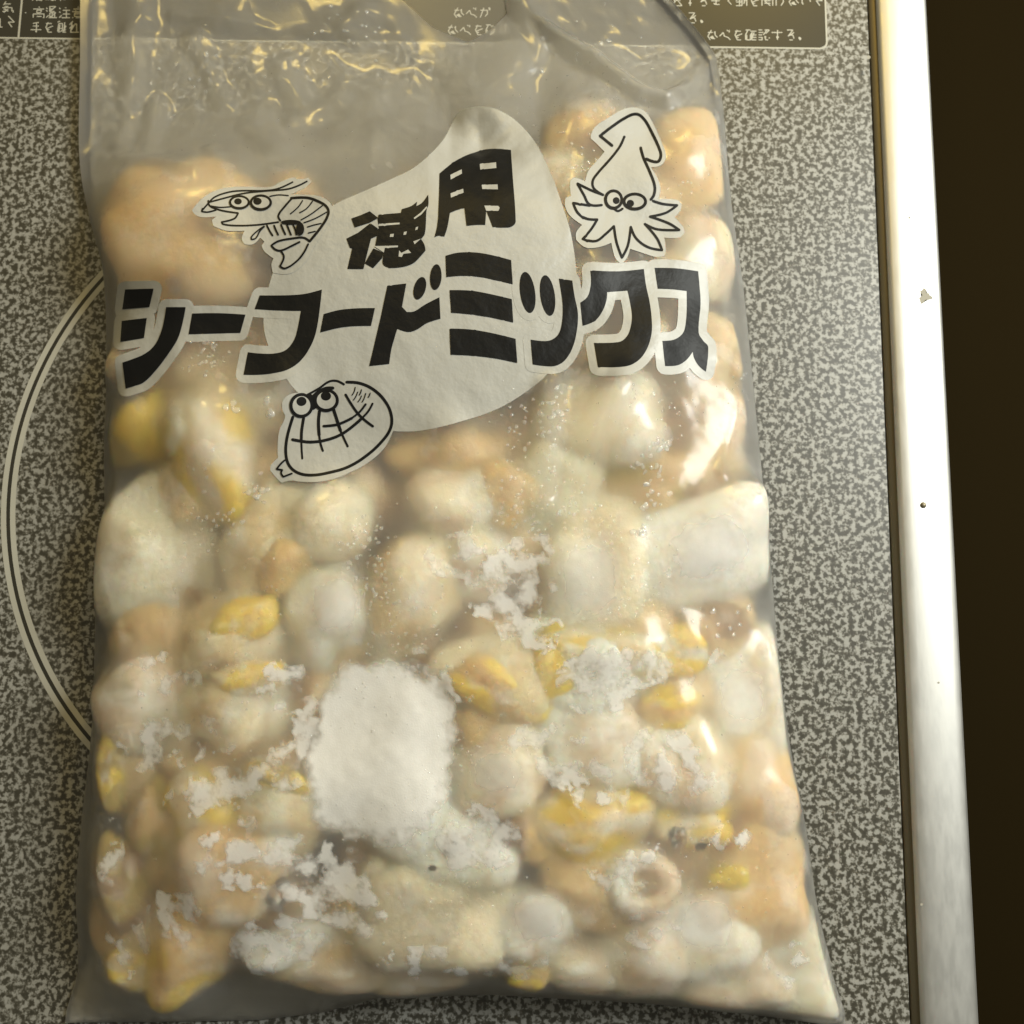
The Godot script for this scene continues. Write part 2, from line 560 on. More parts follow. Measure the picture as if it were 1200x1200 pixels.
	var whites := {
		"toku": [pts(400, 240, 10, [440,230, 685,215, 685,235, 435,255]), pts(400, 240, 10, [345,222, 425,182, 440,288]), pts(400, 240, 10, [575,350, 618,345, 612,382, 570,382]), pts(400, 240, 10, [735,325, 770,318, 760,355, 730,360]), pts(400, 240, 10, [875,270, 902,262, 895,295, 868,305]), pts(400, 240, 10, [850,160, 930,100, 1000,25, 1006,42, 940,120, 860,175]), pts(400, 240, 10, [385,490, 665,483, 665,503, 512,512, 500,565]), pts(400, 240, 10, [845,435, 935,402, 860,468]), pts(400, 240, 10, [680,540, 705,570, 785,530, 820,570, 730,580, 710,618, 672,612])],
		"you": [pts(390, 160, 5.217, [718,240, 788,206, 790,232, 720,268]), pts(390, 160, 5.217, [720,352, 798,324, 800,348, 722,378]), pts(390, 160, 5.217, [898,174, 998,164, 1000,198, 902,208]), pts(390, 160, 5.217, [910,300, 1008,298, 1010,328, 914,326]), pts(390, 160, 5.217, [926,426, 1012,428, 1020,440, 1012,458, 938,458])],
	}
	for key in letters:
		var bits := []
		var ll := 0.00023
		for p in letters[key]:
			bits.append(ink([p], ll))
			ll += 0.000012
		var o := put("lettering", join(bits), M.ink_black, bag)
		if whites.has(key):
			var wb := []
			for p in whites[key]: wb.append(ink([p], 0.00032))
			put("letter_counter", join(wb), M.ink_white, o)
	# shrimp drawing
	var s := 6.0
	drawing(bag, "shrimp_drawing", rounded(pts(210, 190, s, [90,340, 130,290, 200,230, 300,190, 450,175, 640,178, 720,140, 800,112, 840,125, 910,115, 932,140, 900,175, 820,215, 780,232, 960,238, 1030,262, 1080,320, 1072,400, 1000,520, 950,600, 900,690, 830,760, 760,790, 660,780, 650,720, 665,680, 600,630, 580,590, 600,560, 570,535, 520,580, 460,580, 440,540, 460,485, 330,485, 240,450, 230,410, 260,385, 160,390, 110,370])), 210, 190, s, [
		[12, [165,340, 200,300, 250,250, 350,215, 450,205, 600,205, 700,190, 800,145]], [12, [215,285, 300,262, 450,225, 600,208, 760,195, 840,170, 900,140]],
		[13, [205,275, 215,310, 270,335, 330,350, 415,362, 390,400, 300,425, 310,440, 400,450, 550,445, 700,425]], [12, [165,330, 160,350, 200,355, 260,340]], [10, [225,312, 290,322, 380,315]],
		[9, [640,245, 700,235, 770,240]], [14, [800,255, 750,310, 700,380, 715,415]], [18, [790,258, 900,255, 980,280, 1040,320, 1050,370, 1000,460, 920,560]],
		[9, [870,275, 840,320, 785,368]], [9, [940,280, 900,330, 850,360]], [9, [1010,310, 930,370, 860,410]], [9, [1040,355, 960,400, 880,430]], [9, [1000,435, 950,446, 905,460]], [9, [960,490, 935,496, 910,502]],
		[13, [620,450, 640,490, 660,520]], [13, [670,450, 685,485, 700,515]], [13, [720,445, 735,480, 750,512]], [13, [762,445, 775,480, 790,515]], [12, [805,445, 820,480, 828,515]],
		[10, [600,455, 550,490, 510,530, 510,548, 540,540, 570,490, 602,458]], [14, [920,560, 880,535, 800,540, 700,560, 652,590, 680,618, 720,625, 800,590, 850,565]], [13, [715,625, 740,670, 712,735, 750,750, 830,700, 880,640, 910,580]],
	], [[425, 288, 66, 42, 16], [577, 290, 70, 48, 18]], [[415, 283, 27, 22], [553, 282, 30, 25], [790, 428, 70, 16], [855, 475, 28, 46]])
	s = 5.715
	drawing(bag, "squid_drawing", rounded(pts(640, 110, s, [300,270, 330,220, 420,160, 520,105, 600,95, 660,120, 720,210, 770,320, 800,400, 795,450, 760,485, 700,495, 740,560, 765,640, 750,705, 880,715, 905,740, 900,780, 860,830, 915,890, 925,930, 890,965, 790,965, 800,1040, 790,1085, 740,1095, 620,1060, 560,1040, 540,1100, 500,1140, 460,1100, 435,1000, 350,1030, 260,1030, 200,980, 200,930, 240,880, 160,820, 125,750, 130,700, 165,685, 160,590, 185,560, 230,575, 260,590, 280,520, 340,450, 390,390, 330,330, 300,300])), 640, 110, s, [
		[20, [440,350, 360,285, 430,230, 520,170, 600,140, 650,170, 700,250, 760,380, 765,430, 740,460, 670,440]], [17, [522,290, 490,360, 420,450, 340,540, 310,590, 320,640, 380,680]], [19, [632,365, 650,430, 690,520, 725,620, 720,680, 700,710]],
		[16, [450,768, 478,788, 510,772]], [17, [380,680, 300,650, 208,605, 250,680, 290,745, 370,748]], [17, [290,752, 180,735, 210,800, 270,840, 340,845, 300,910, 245,975, 330,990, 400,940, 452,890, 470,1000, 505,1100, 545,1020, 565,895, 600,970, 680,1030, 775,1050, 740,970, 660,875, 740,910, 890,915, 820,870, 695,825, 800,800, 875,750, 780,740, 715,720]],
	], [[450, 712, 54, 58, 21], [592, 725, 72, 50, 21]], [[467, 720, 23, 23], [562, 738, 25, 24]])
	s = 7.5
	drawing(bag, "clam_drawing", rounded(pts(310, 430, s, [50,910, 60,860, 120,800, 115,720, 130,560, 180,440, 155,370, 165,290, 230,240, 330,225, 400,215, 500,150, 580,105, 680,110, 760,105, 880,130, 1000,210, 1110,330, 1150,470, 1130,570, 1050,720, 900,850, 750,930, 600,990, 450,1015, 300,1010, 240,1000, 150,1020, 100,970])), 310, 430, s, [
		[20, [700,155, 640,125, 570,130, 480,190, 400,235]], [26, [725,135, 840,145, 960,200, 1060,300, 1115,420, 1110,540, 1030,660, 900,780, 740,880, 580,930, 420,955, 300,935, 220,870, 190,770, 200,620, 250,440]],
		[26, [345,450, 328,560, 325,640]], [18, [325,640, 328,730, 334,808]], [28, [485,390, 476,480, 482,600]], [20, [482,600, 495,680, 515,740]], [28, [605,360, 640,470, 670,560]], [20, [670,560, 700,630, 733,700]], [22, [715,245, 760,320, 820,405, 880,465, 955,522]],
		[26, [248,640, 400,662, 560,640, 700,580, 850,460]], [18, [850,460, 915,390, 952,322]], [24, [522,522, 650,505, 770,450]], [18, [770,450, 840,395, 892,328]],
		[28, [425,265, 470,225, 540,190, 605,188]], [40, [390,250, 430,290, 425,360, 440,350]],
		[9, [800,180, 790,220, 772,250]], [9, [822,220, 806,260, 785,292]], [9, [855,200, 848,225, 835,250]], [9, [855,255, 842,285, 825,308]], [9, [893,232, 880,275, 862,310]], [9, [932,230, 926,250, 915,270]],
		[16, [182,822, 150,850, 110,900, 160,908, 150,935, 170,968, 245,940]],
	], [[325, 340, 92, 95, 28], [545, 295, 98, 88, 28]], [[325, 305, 45, 40], [543, 258, 46, 40]])

func drawing(bag: Node3D, called: String, edge: PackedVector2Array, ox: float, oy: float, s: float, strokes: Array, rings: Array, dots: Array) -> void:
	var o := put(called, ink([edge], 0.00021), M.ink_white, bag)
	var black := []
	var l := 0.00028
	for q in strokes:
		black.append(ink(stroke(pts(ox, oy, s, q[1]), q[0] / s), l))
		l += 0.000005
	for q in rings:
		var a := oval(ox + q[0] / s, oy + q[1] / s, (q[2] + q[4] * .5) / s, (q[3] + q[4] * .5) / s)
		var b := oval(ox + q[0] / s, oy + q[1] / s, (q[2] - q[4] * .5) / s, (q[3] - q[4] * .5) / s)
		black.append(ink([a], l + 0.00004))
		put("eye_white", ink([b], l + 0.00007), M.ink_white, o)
	l += 0.0001
	for q in dots:
		black.append(ink([oval(ox + q[0] / s, oy + q[1] / s, q[2] / s, q[3] / s)], l))
	put("line_work", join(black), M.ink_black, o)

# ---------------------------------------------------------------- seafood
const MM := 0.00024   # metres per photo pixel at the height of the food
var COL := {
	"white": Color(.83, .81, .74), "cream": Color(.74, .61, .38), "yellow": Color(.82, .60, .07), "orange": Color(.73, .52, .23), "beige": Color(.72, .56, .33),
	"tan": Color(.60, .43, .20), "pink": Color(.72, .60, .46), "brown": Color(.30, .19, .08), "olive": Color(.44, .34, .09), "dim": Color(.50, .45, .32), "pale": Color(.76, .74, .60), "ivory": Color(.78, .71, .54), "dark": Color(.07, .055, .03), "frost": Color(.88, .88, .86),
}

func depth_top(px: float, py: float) -> float:
	var w := at(px, py, 0.018)
	var g := xz_to_uv(w.x, w.z)
	var e := clampf(minf(g.x, 1 - g.x) / 0.2, 0, 1)
	var t := clampf((py - 130) / 160.0, 0, 1)
	var b := clampf((1195 - py) / 160.0, 0, 1)
	return 0.006 + 0.021 * sqrt(e) * sqrt(maxf(t, 0.02)) * sqrt(maxf(b, 0.02))

# vertices of a lump of food in the world; c0, c1 blend by noise, frost whitens its top
func lump(px: float, py: float, rx: float, rz: float, deg: float, top: float, c0: Color, c1: Color, frost: float, sd: int, square := 0.0, nlon := 40, nlat := 24) -> Dictionary:
	rx *= 1.1
	rz *= 1.1
	var ry := minf(minf(rx, rz) * MM * 0.8, top * 0.5)
	var c := at(px, py, top - ry * 0.7)
	c.y = top - ry
	var V := PackedVector3Array()
	var C := PackedColorArray()
	var I := PackedInt32Array()
	n3.seed = sd
	var e := 2.0 + square * 2.5
	for j in nlat + 1:
		var th := PI * j / nlat
		for i in nlon:
			var ph := TAU * i / nlon
			var d := Vector3(sin(th) * cos(ph), cos(th), sin(th) * sin(ph))
			var r := pow(pow(absf(d.x), e) + pow(absf(d.y), e) + pow(absf(d.z), e), -1.0 / e)
			var q := d * 60.0
			r *= 1.0 + 0.30 * n3.get_noise_3dv(q) + 0.02 * n3.get_noise_3dv(q * 3.0)
			var p := Vector3(d.x * rx * MM, d.y * ry, d.z * rz * MM) * r
			p = p.rotated(Vector3.UP, -deg_to_rad(deg))
			V.append(c + p)
			var k := clampf(0.5 + 1.3 * n3.get_noise_3dv(q * 1.3 + Vector3(90, 0, 0)), 0, 1)
			var col := c0.lerp(c1, smoothstep(0.3, 0.75, k))
			var f := clampf(frost * 1.6 - 0.75 + 0.9 * n3.get_noise_3dv(q * 2.2 + Vector3(0, 200, 0)) + d.y * 0.35, 0, 1) if frost > 0 else 0.0
			C.append(col.lerp(COL.frost, minf(f, 0.92)))
	for j in nlat:
		for i in nlon:
			var a := j * nlon + i
			var b := j * nlon + (i + 1) % nlon
			I.append_array([a, b, b + nlon, a, b + nlon, a + nlon])
	return {"v": V, "c": C, "i": I, "o": c}

func ring_lump(px: float, py: float, R: float, r: float, top: float, c0: Color, frost: float, sd: int) -> Dictionary:
	var c := at(px, py, top - r * MM)
	c.y = top - r * MM
	var V := PackedVector3Array()
	var C := PackedColorArray()
	var I := PackedInt32Array()
	n3.seed = sd
	for j in 40:
		var a := TAU * j / 40.0
		for i in 16:
			var b := TAU * i / 16.0
			var d := Vector3(cos(a) * (R + r * cos(b)), sin(b) * r, sin(a) * (R + r * cos(b)) * .85) * MM
			var k := n3.get_noise_3dv(d * 4000)
			V.append(c + d * (1 + 0.12 * k))
			C.append(c0.lerp(COL.frost, clampf(frost + k, 0, 1)))
	for j in 40:
		for i in 16:
			var a := j * 16 + i
			var b := j * 16 + (i + 1) % 16
			var a2 := (j + 1) % 40 * 16 + i
			var b2 := (j + 1) % 40 * 16 + (i + 1) % 16
			I.append_array([a, b, b2, a, b2, a2])
	return {"v": V, "c": C, "i": I, "o": c}

func finish(d: Dictionary) -> ArrayMesh:
	# pressed against the film from below and against the cooktop from above
	var V: PackedVector3Array = d.v
	for k in V.size():
		var g := xz_to_uv(V[k].x, V[k].z)
		if g.x < 0.016 or g.x > 0.984 or g.y > 0.985:
			var w := uv_to_xz(clampf(g.x, 0.016, 0.984), minf(g.y, 0.985))
			V[k].x = w.x
			V[k].z = w.y
		var h := film_h(V[k].x, V[k].z) - 0.0003
		if V[k].y > h: V[k].y = h
		if V[k].y < 0.001: V[k].y = 0.001
		V[k] -= d.o
	var N := PackedVector3Array()
	N.resize(V.size())
	var I: PackedInt32Array = d.i
	for t in range(0, I.size(), 3):
		var n := (V[I[t + 2]] - V[I[t]]).cross(V[I[t + 1]] - V[I[t]])
		for q in 3: N[I[t + q]] += n
	for k in N.size(): N[k] = N[k].normalized() if N[k].length_squared() > 0 else Vector3.UP
	return arrays(V, N, I, d.c)

# [kind, px, py, rx, rz, degrees, lower by mm, colours, frost, square, label, second lobe or null]
var FOOD := [
	["squid_chunk", 445, 880, 70, 84, 8, 0, "frost", "frost", 1.6, .8, "large rounded white squid chunk with thick frost, lower centre of the bag", null],
	["baby_clam", 388, 722, 47, 56, 10, 0, "pale", "white", .4, 0, "smooth egg-shaped greenish white clam above the large white squid chunk", null],
	["baby_clam", 325, 628, 48, 70, 28, 0, "ivory", "cream", .1, 0, "two-lobed shiny cream clam with an orange foot below the clam drawing", [62, -14, 46, 42, -20, "ivory", "pale", 5, 30, 34, 34, "orange"]],
	["baby_clam", 275, 746, 50, 40, -35, 1, "cream", "ivory", .15, 0, "cream clam with a bright yellow upper edge, left of the egg-shaped clam", [8, -14, 40, 22, -30, "yellow", "yellow"]],
	["baby_clam", 280, 832, 50, 52, 20, 0, "ivory", "cream", .3, 0, "round cream clam rimmed with yellow, left of the large white squid chunk", [10, -36, 40, 18, -12, "yellow", "cream"]],
	["squid_chunk", 192, 652, 70, 86, -20, 4, "dim", "pale", .3, .2, "big pale grey squid piece against the left side of the bag", null],
	["squid_chunk", 182, 828, 60, 56, 10, 3, "dim", "pink", .35, .4, "flat frosted beige squid piece at the left side below the big pale grey one", null],
	["baby_clam", 178, 500, 50, 42, -30, 5, "yellow", "olive", 0, 0, "hazy mustard yellow clam under the first letter of the lower line", null],
	["baby_clam", 252, 535, 46, 80, -12, 3, "cream", "yellow", .2, 0, "long cream and yellow clam left of the clam drawing", [-18, -30, 32, 34, 0, "white", "pale"]],
	["shrimp_piece", 222, 570, 30, 50, 25, 5, "pink", "beige", .1, 0, "pinkish shrimp piece between the long clam and the big pale grey squid", null],
	["shrimp_piece", 222, 288, 92, 72, 10, 4, "orange", "beige", 0, .2, "large orange beige shrimp piece beneath the shrimp drawing", [-6, 38, 16, 11, -30, "brown", "tan"]],
	["shrimp_piece", 690, 165, 48, 42, 0, 3, "orange", "beige", 0, 0, "orange piece showing left of the squid drawing's fin", null],
	["shrimp_piece", 800, 195, 52, 62, 20, 3, "orange", "beige", 0, 0, "orange shrimp piece showing right of the squid drawing's body", null],
	["squid_chunk", 650, 225, 50, 50, 0, 5, "ivory", "cream", 0, 0, "pale piece between the white drop and the squid drawing", null],
	["squid_chunk", 815, 300, 44, 60, 0, 5, "pink", "ivory", 0, 0, "pinkish pale piece right of the squid drawing's tentacles", null],
	["squid_chunk", 545, 592, 70, 52, -8, 0, "ivory", "pink", .2, .2, "rounded pinkish white squid piece with a tan right edge below the white drop", [48, -16, 30, 36, 0, "orange", "beige"]],
	["shrimp_piece", 530, 530, 62, 36, 5, 3, "orange", "tan", 0, 0, "orange brown shrimp piece just below the bottom of the white drop", null],
	["baby_clam", 478, 692, 52, 66, 15, 0, "ivory", "cream", .15, 0, "cream clam with a pale inner lobe right of the egg-shaped clam", [16, -6, 24, 36, 25, "cream", "yellow"]],
	["squid_chunk", 546, 655, 50, 46, 0, 1, "pink", "ivory", .4, 0, "frosted pinkish piece between the cream clam and the frost flake field", null],
	["squid_chunk", 812, 645, 92, 58, -22, 0.5, "frost", "white", .9, .6, "big wedge-shaped white squid piece at the right side of the bag", null],
	["squid_chunk", 690, 672, 60, 76, 0, 2, "ivory", "pale", .4, .4, "pale upright squid block left of the white wedge", null],
	["baby_clam", 874, 614, 20, 20, 0, 1, "yellow", "orange", 0, 0, "small bright yellow nub beside the white wedge at the right seam", null],
	["baby_clam", 575, 790, 66, 46, 15, 0, "cream", "ivory", .15, 0, "cream clam with an orange middle, right above the large white squid chunk", [8, 18, 56, 30, 25, "orange", "yellow", 72, -10, 24, 36, "yellow"]],
	["shrimp_piece", 575, 850, 44, 32, 0, 3, "tan", "orange", 0, 0, "tan brown piece in the hollow right of the large white squid chunk", null],
	["squid_chunk", 585, 905, 54, 44, 0, 0, "pink", "ivory", .3, .2, "round pinkish white piece touching the large white chunk's right side", null],
	["baby_clam", 705, 785, 54, 44, -15, 0, "frost", "frost", .9, .2, "clam capped with pure white frost and rimmed with yellow, right of centre", [-6, -24, 62, 24, 8, "yellow", "cream"]],
	["baby_clam", 782, 835, 32, 24, -15, 1, "yellow", "orange", .1, 0, "small yellow orange clam right of the white-capped one", null],
	["squid_chunk", 685, 872, 56, 46, 0, 1, "pink", "frost", .6, .3, "frosted lilac white piece below the white-capped clam", null],
	["squid_chunk", 785, 895, 54, 46, 10, 0, "ivory", "pink", .35, .2, "frosted cream piece below the small yellow orange clam", null],
	["squid_chunk", 868, 812, 62, 66, 0, 3, "ivory", "white", .35, .3, "hazy cream squid piece by the right seam, level with the white-capped clam", null],
	["shrimp_piece", 882, 918, 50, 54, 0, 1, "orange", "pink", .15, .1, "orange pink shrimp piece by the right seam above the bottom corner", null],
	["baby_clam", 325, 945, 42, 46, -40, 0, "pale", "cream", .25, 0, "pale green clam with an olive upper rim, below left of the large white chunk", [6, -30, 38, 14, 20, "olive", "yellow"]],
	["baby_clam", 238, 940, 36, 36, 0, 1, "cream", "yellow", .3, 0, "small yellowish clam under frost left of the pale green clam", null],
	["baby_clam", 130, 905, 18, 44, -8, 0, "yellow", "olive", .1, 0, "narrow olive yellow clam along the left seam", null],
	["baby_clam", 190, 955, 32, 46, 15, 3, "tan", "olive", .1, 0, "dull brown clam beside the narrow olive one", null],
	["baby_clam", 143, 1032, 30, 48, -20, 1, "olive", "brown", .1, 0, "olive brown clam in the lower left, above the corner", null],
	["squid_chunk", 275, 1015, 62, 52, 0, 1, "tan", "pink", .35, .3, "frosted pink beige piece in the lower left", [52, 34, 12, 14, 10, "dark", "brown"]],
	["baby_clam", 225, 1100, 40, 66, 25, 0, "yellow", "orange", .12, 0, "plump yellow orange clam near the bottom left corner", null],
	["baby_clam", 152, 1130, 32, 26, 0, 0, "yellow", "cream", .2, 0, "small yellow clam tucked in the bottom left corner", null],
	["shrimp_piece", 300, 1055, 40, 28, 0, 2, "brown", "orange", 0, 0, "dark orange brown piece above right of the plump yellow orange clam", null],
	["baby_clam", 432, 1062, 34, 42, 10, 1, "cream", "yellow", .2, 0, "yellow cream clam left of the flat pale squid slab", null],
	["squid_chunk", 512, 1062, 90, 54, 0, 1, "dim", "ivory", .1, .7, "flat greenish cream squid slab near the bottom centre", null],
	["squid_chunk", 545, 985, 50, 40, 0, 1, "pale", "frost", .5, .2, "pale piece with dark pits in its frost, below right of the large white chunk", [-14, 4, 14, 17, 20, "dark", "brown", -32, 32, 13, 9, "dark"]],
	["squid_chunk", 630, 1078, 44, 38, 0, 0, "white", "pink", .7, .1, "small round white piece right of the flat pale squid slab", null],
	["baby_clam", 622, 1142, 24, 16, 0, 0, "orange", "yellow", 0, 0, "small orange yolk-like clam at the bottom seam", null],
	["squid_chunk", 765, 1112, 58, 50, 0, 0, "ivory", "pink", .35, .1, "shiny cream piece at the bottom right of centre", null],
	["squid_chunk", 828, 1085, 56, 50, 0, 1, "white", "ivory", .4, .2, "white piece right of the shiny cream one at the bottom", null],
	["shrimp_piece", 880, 1040, 56, 62, 0, 1, "beige", "orange", .1, .2, "tan orange shrimp piece in the lower right, with a bright yellow speck", [-26, -14, 20, 14, 0, "yellow", "yellow"]],
	["shrimp_piece", 690, 1035, 62, 44, 10, 2, "beige", "tan", .1, 0, "tan brown shrimp piece left of the squid ring", null],
	["squid_chunk", 930, 1128, 56, 46, 20, 2, "white", "pale", .3, .3, "pale grey piece in the bottom right corner", null],
	["baby_clam", 808, 960, 40, 30, 0, 1, "yellow", "cream", .3, 0, "yellow clam with brown specks, left of the orange pink shrimp", [-14, 22, 9, 11, 10, "brown", "dark", 14, 24, 8, 9, "dark"]],
	["baby_clam", 700, 955, 62, 42, 0, 0, "cream", "yellow", .25, 0, "shiny golden cream clam under crinkled film, right of centre low down", null],
	["baby_clam", 850, 428, 20, 30, 0, 5, "olive", "tan", 0, 0, "olive brown nub at the right end of the lower line of letters", null],
	["squid_chunk", 310, 462, 64, 44, 0, 4, "ivory", "cream", 0, 0, "hazy pale piece under the letters left of the clam drawing", null],
	["squid_chunk", 705, 485, 66, 52, 0, 2, "ivory", "white", .1, .3, "pale squid piece under wrinkled film, right below the white drop", null],
	["squid_chunk", 650, 565, 44, 56, 0, 3, "ivory", "pale", 0, .2, "pale piece behind the shiny upright film wrinkle", null],
	["baby_clam", 755, 565, 60, 50, 0, 6, "tan", "olive", 0, 0, "dim olive brown clam above the white wedge", null],
	["shrimp_piece", 830, 510, 44, 62, 0, 7, "pink", "beige", 0, .1, "pinkish beige piece at the right seam below the last letter", null],
	["baby_clam", 772, 762, 56, 26, 0, 2, "pale", "yellow", .3, 0, "pale yellow green clam below the white wedge", null],
	["shrimp_piece", 612, 968, 36, 34, 0, 3, "brown", "orange", 0, 0, "dark amber piece in a hollow right of the pitted pale piece", null],
	["shrimp_piece", 385, 1122, 58, 30, 0, 1, "pink", "beige", .2, .1, "pinkish beige piece above the bottom seam, left of centre", null],
	["squid_chunk", 482, 1132, 54, 24, 0, 2, "beige", "pink", .1, .2, "beige grey piece above the bottom seam, below the flat slab", null],
	["squid_chunk", 690, 1128, 52, 28, 0, 1, "pink", "ivory", .3, .1, "pale pink piece above the bottom seam, left of the shiny cream one", null],
	["squid_chunk", 330, 1100, 50, 30, 0, 1, "ivory", "frost", .7, .1, "frosted white piece right of the plump yellow orange clam", null],
	["squid_chunk", 862, 1145, 62, 32, 5, 1, "ivory", "pink", .2, .1, "low cream piece along the bottom seam, left of the pale grey corner piece", null],
	["squid_chunk", 200, 420, 60, 40, 0, 5, "beige", "tan", 0, 0, "hazy tan piece under the left end of the lower line of letters", null],
	["squid_chunk", 660, 750, 46, 30, 0, 3, "pale", "ivory", .3, 0, "pale sliver above the white-capped clam", null],
]

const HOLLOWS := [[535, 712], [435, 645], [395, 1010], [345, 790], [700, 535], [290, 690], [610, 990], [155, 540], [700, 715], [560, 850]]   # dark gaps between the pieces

func make_food() -> Array:
	var made := []
	var sd := 100
	for f in FOOD:
		var lobes := []
		var top: float = depth_top(f[1], f[2]) - f[6] * 0.001
		lobes.append(["body", lump(f[1], f[2], f[3], f[4], f[5], top, COL[f[7]], COL[f[8]], f[9], sd, f[10])])
		if f[12]:
			var l: Array = f[12]
			var lt: float = minf(top, depth_top(f[1] + l[0], f[2] + l[1])) + 0.0006
			lobes.append(["lobe" if f[0] != "baby_clam" else "foot", lump(f[1] + l[0], f[2] + l[1], l[2], l[3], l[4], lt, COL[l[5]], COL[l[6]], f[9] * 0.5, sd + 1, 0.0, 32, 18)])
			if l.size() > 7:
				lobes.append(["siphon" if f[0] == "baby_clam" else "tip", lump(f[1] + l[7], f[2] + l[8], l[9], l[10], 0, lt - 0.001, COL[l[11]], COL[l[11]], 0.0, sd + 2, 0.0, 28, 16)])
		sd += 7
		made.append([f, lobes])
	made.append([["squid_ring", 0, 0, 0, 0, 0, 0, "", "", 0, 0, "small pale squid ring in the lower right, left of the tan orange shrimp", null], [["body", ring_lump(755, 1035, 28, 13, depth_top(755, 1035), COL.pink, .35, 77)]]])
	# what shows deeper down in the gaps
	for j in 12:
		for i in 10:
			var px := 165.0 + i * 82 + (41 if j % 2 else 0) + rng.randf_range(-12, 12)
			var py := 250.0 + j * 82 + rng.randf_range(-12, 12)
			var w := at(px, py, 0.01)
			var g := xz_to_uv(w.x, w.z)
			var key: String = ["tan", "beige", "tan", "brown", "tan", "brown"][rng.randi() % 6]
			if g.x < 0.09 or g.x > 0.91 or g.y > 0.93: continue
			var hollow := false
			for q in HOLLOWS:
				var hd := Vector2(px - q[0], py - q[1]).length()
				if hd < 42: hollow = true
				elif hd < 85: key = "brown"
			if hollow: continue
			if px > 330 and px < 660 and py < 470 and (i + j) % 2: continue
			made.append([["deep_piece", px, py, 0, 0, 0, 0, "", "", 0, 0, "dull piece of seafood glimpsed deep in the gaps between the upper pieces", null], [["body", lump(px, py, rng.randf_range(46, 58), rng.randf_range(44, 54), rng.randf_range(0, 180), maxf(depth_top(px, py) - rng.randf_range(.005, .0095), 0.007), COL[key], COL.beige, 0.0, sd, 0.0, 20, 12)]]])
			sd += 3
	return made

# ---------------------------------------------------------------- frost and ice
const FROST := [  # px, py, rx, ry, degrees, strength
	[446, 880, 82, 98, 8, 1.93], [832, 640, 62, 44, -20, 1.62], [690, 678, 48, 62, 0, 1.45], [392, 708, 36, 40, 0, 1.55], [632, 1076, 38, 33, 0, 1.62], [828, 1083, 44, 40, 0, 1.5], [585, 905, 40, 32, 0, 1.45], [870, 815, 44, 48, 0, 1.42], [395, 715, 32, 40, 0, .55], [600, 690, 55, 62, 20, 1.0], [640, 640, 40, 20, 0, .5], [705, 795, 52, 44, 0, 1.05], [560, 985, 48, 40, 0, 1.05], [425, 800, 62, 20, -10, .85], [352, 870, 34, 58, 20, .8], [262, 925, 74, 26, -15, .95], [285, 1000, 80, 46, 0, .65],
	[392, 1045, 66, 54, 30, .95], [330, 1105, 66, 40, -15, .75], [190, 875, 66, 40, 0, .6], [790, 890, 62, 46, 0, .75], [765, 785, 60, 26, 10, .6], [640, 880, 70, 40, 0, .55], [205, 1075, 40, 44, -20, .7], [130, 1000, 20, 46, 0, .6],
	[520, 800, 70, 30, 10, .45], [545, 650, 60, 34, -10, .55], [330, 800, 26, 34, 30, .8], [500, 1130, 70, 26, 0, .55], [600, 1130, 60, 30, 0, .45], [735, 1020, 66, 40, 0, .5], [860, 985, 40, 20, 20, .6], [690, 920, 60, 34, 20, .55],
	[850, 780, 50, 50, 0, .35], [800, 660, 60, 40, 0, .35], [180, 790, 44, 34, 0, .55], [260, 690, 30, 20, 0, .4], [150, 1110, 40, 50, 20, .5], [770, 1090, 90, 50, 0, .35], [920, 1130, 50, 50, 0, .4], [480, 750, 40, 24, 0, .45], [630, 740, 34, 30, 0, .7], [225, 800, 16, 16, 0, .8], [330, 1000, 40, 30, 0, .6], [250, 860, 40, 22, 30, .5],
]

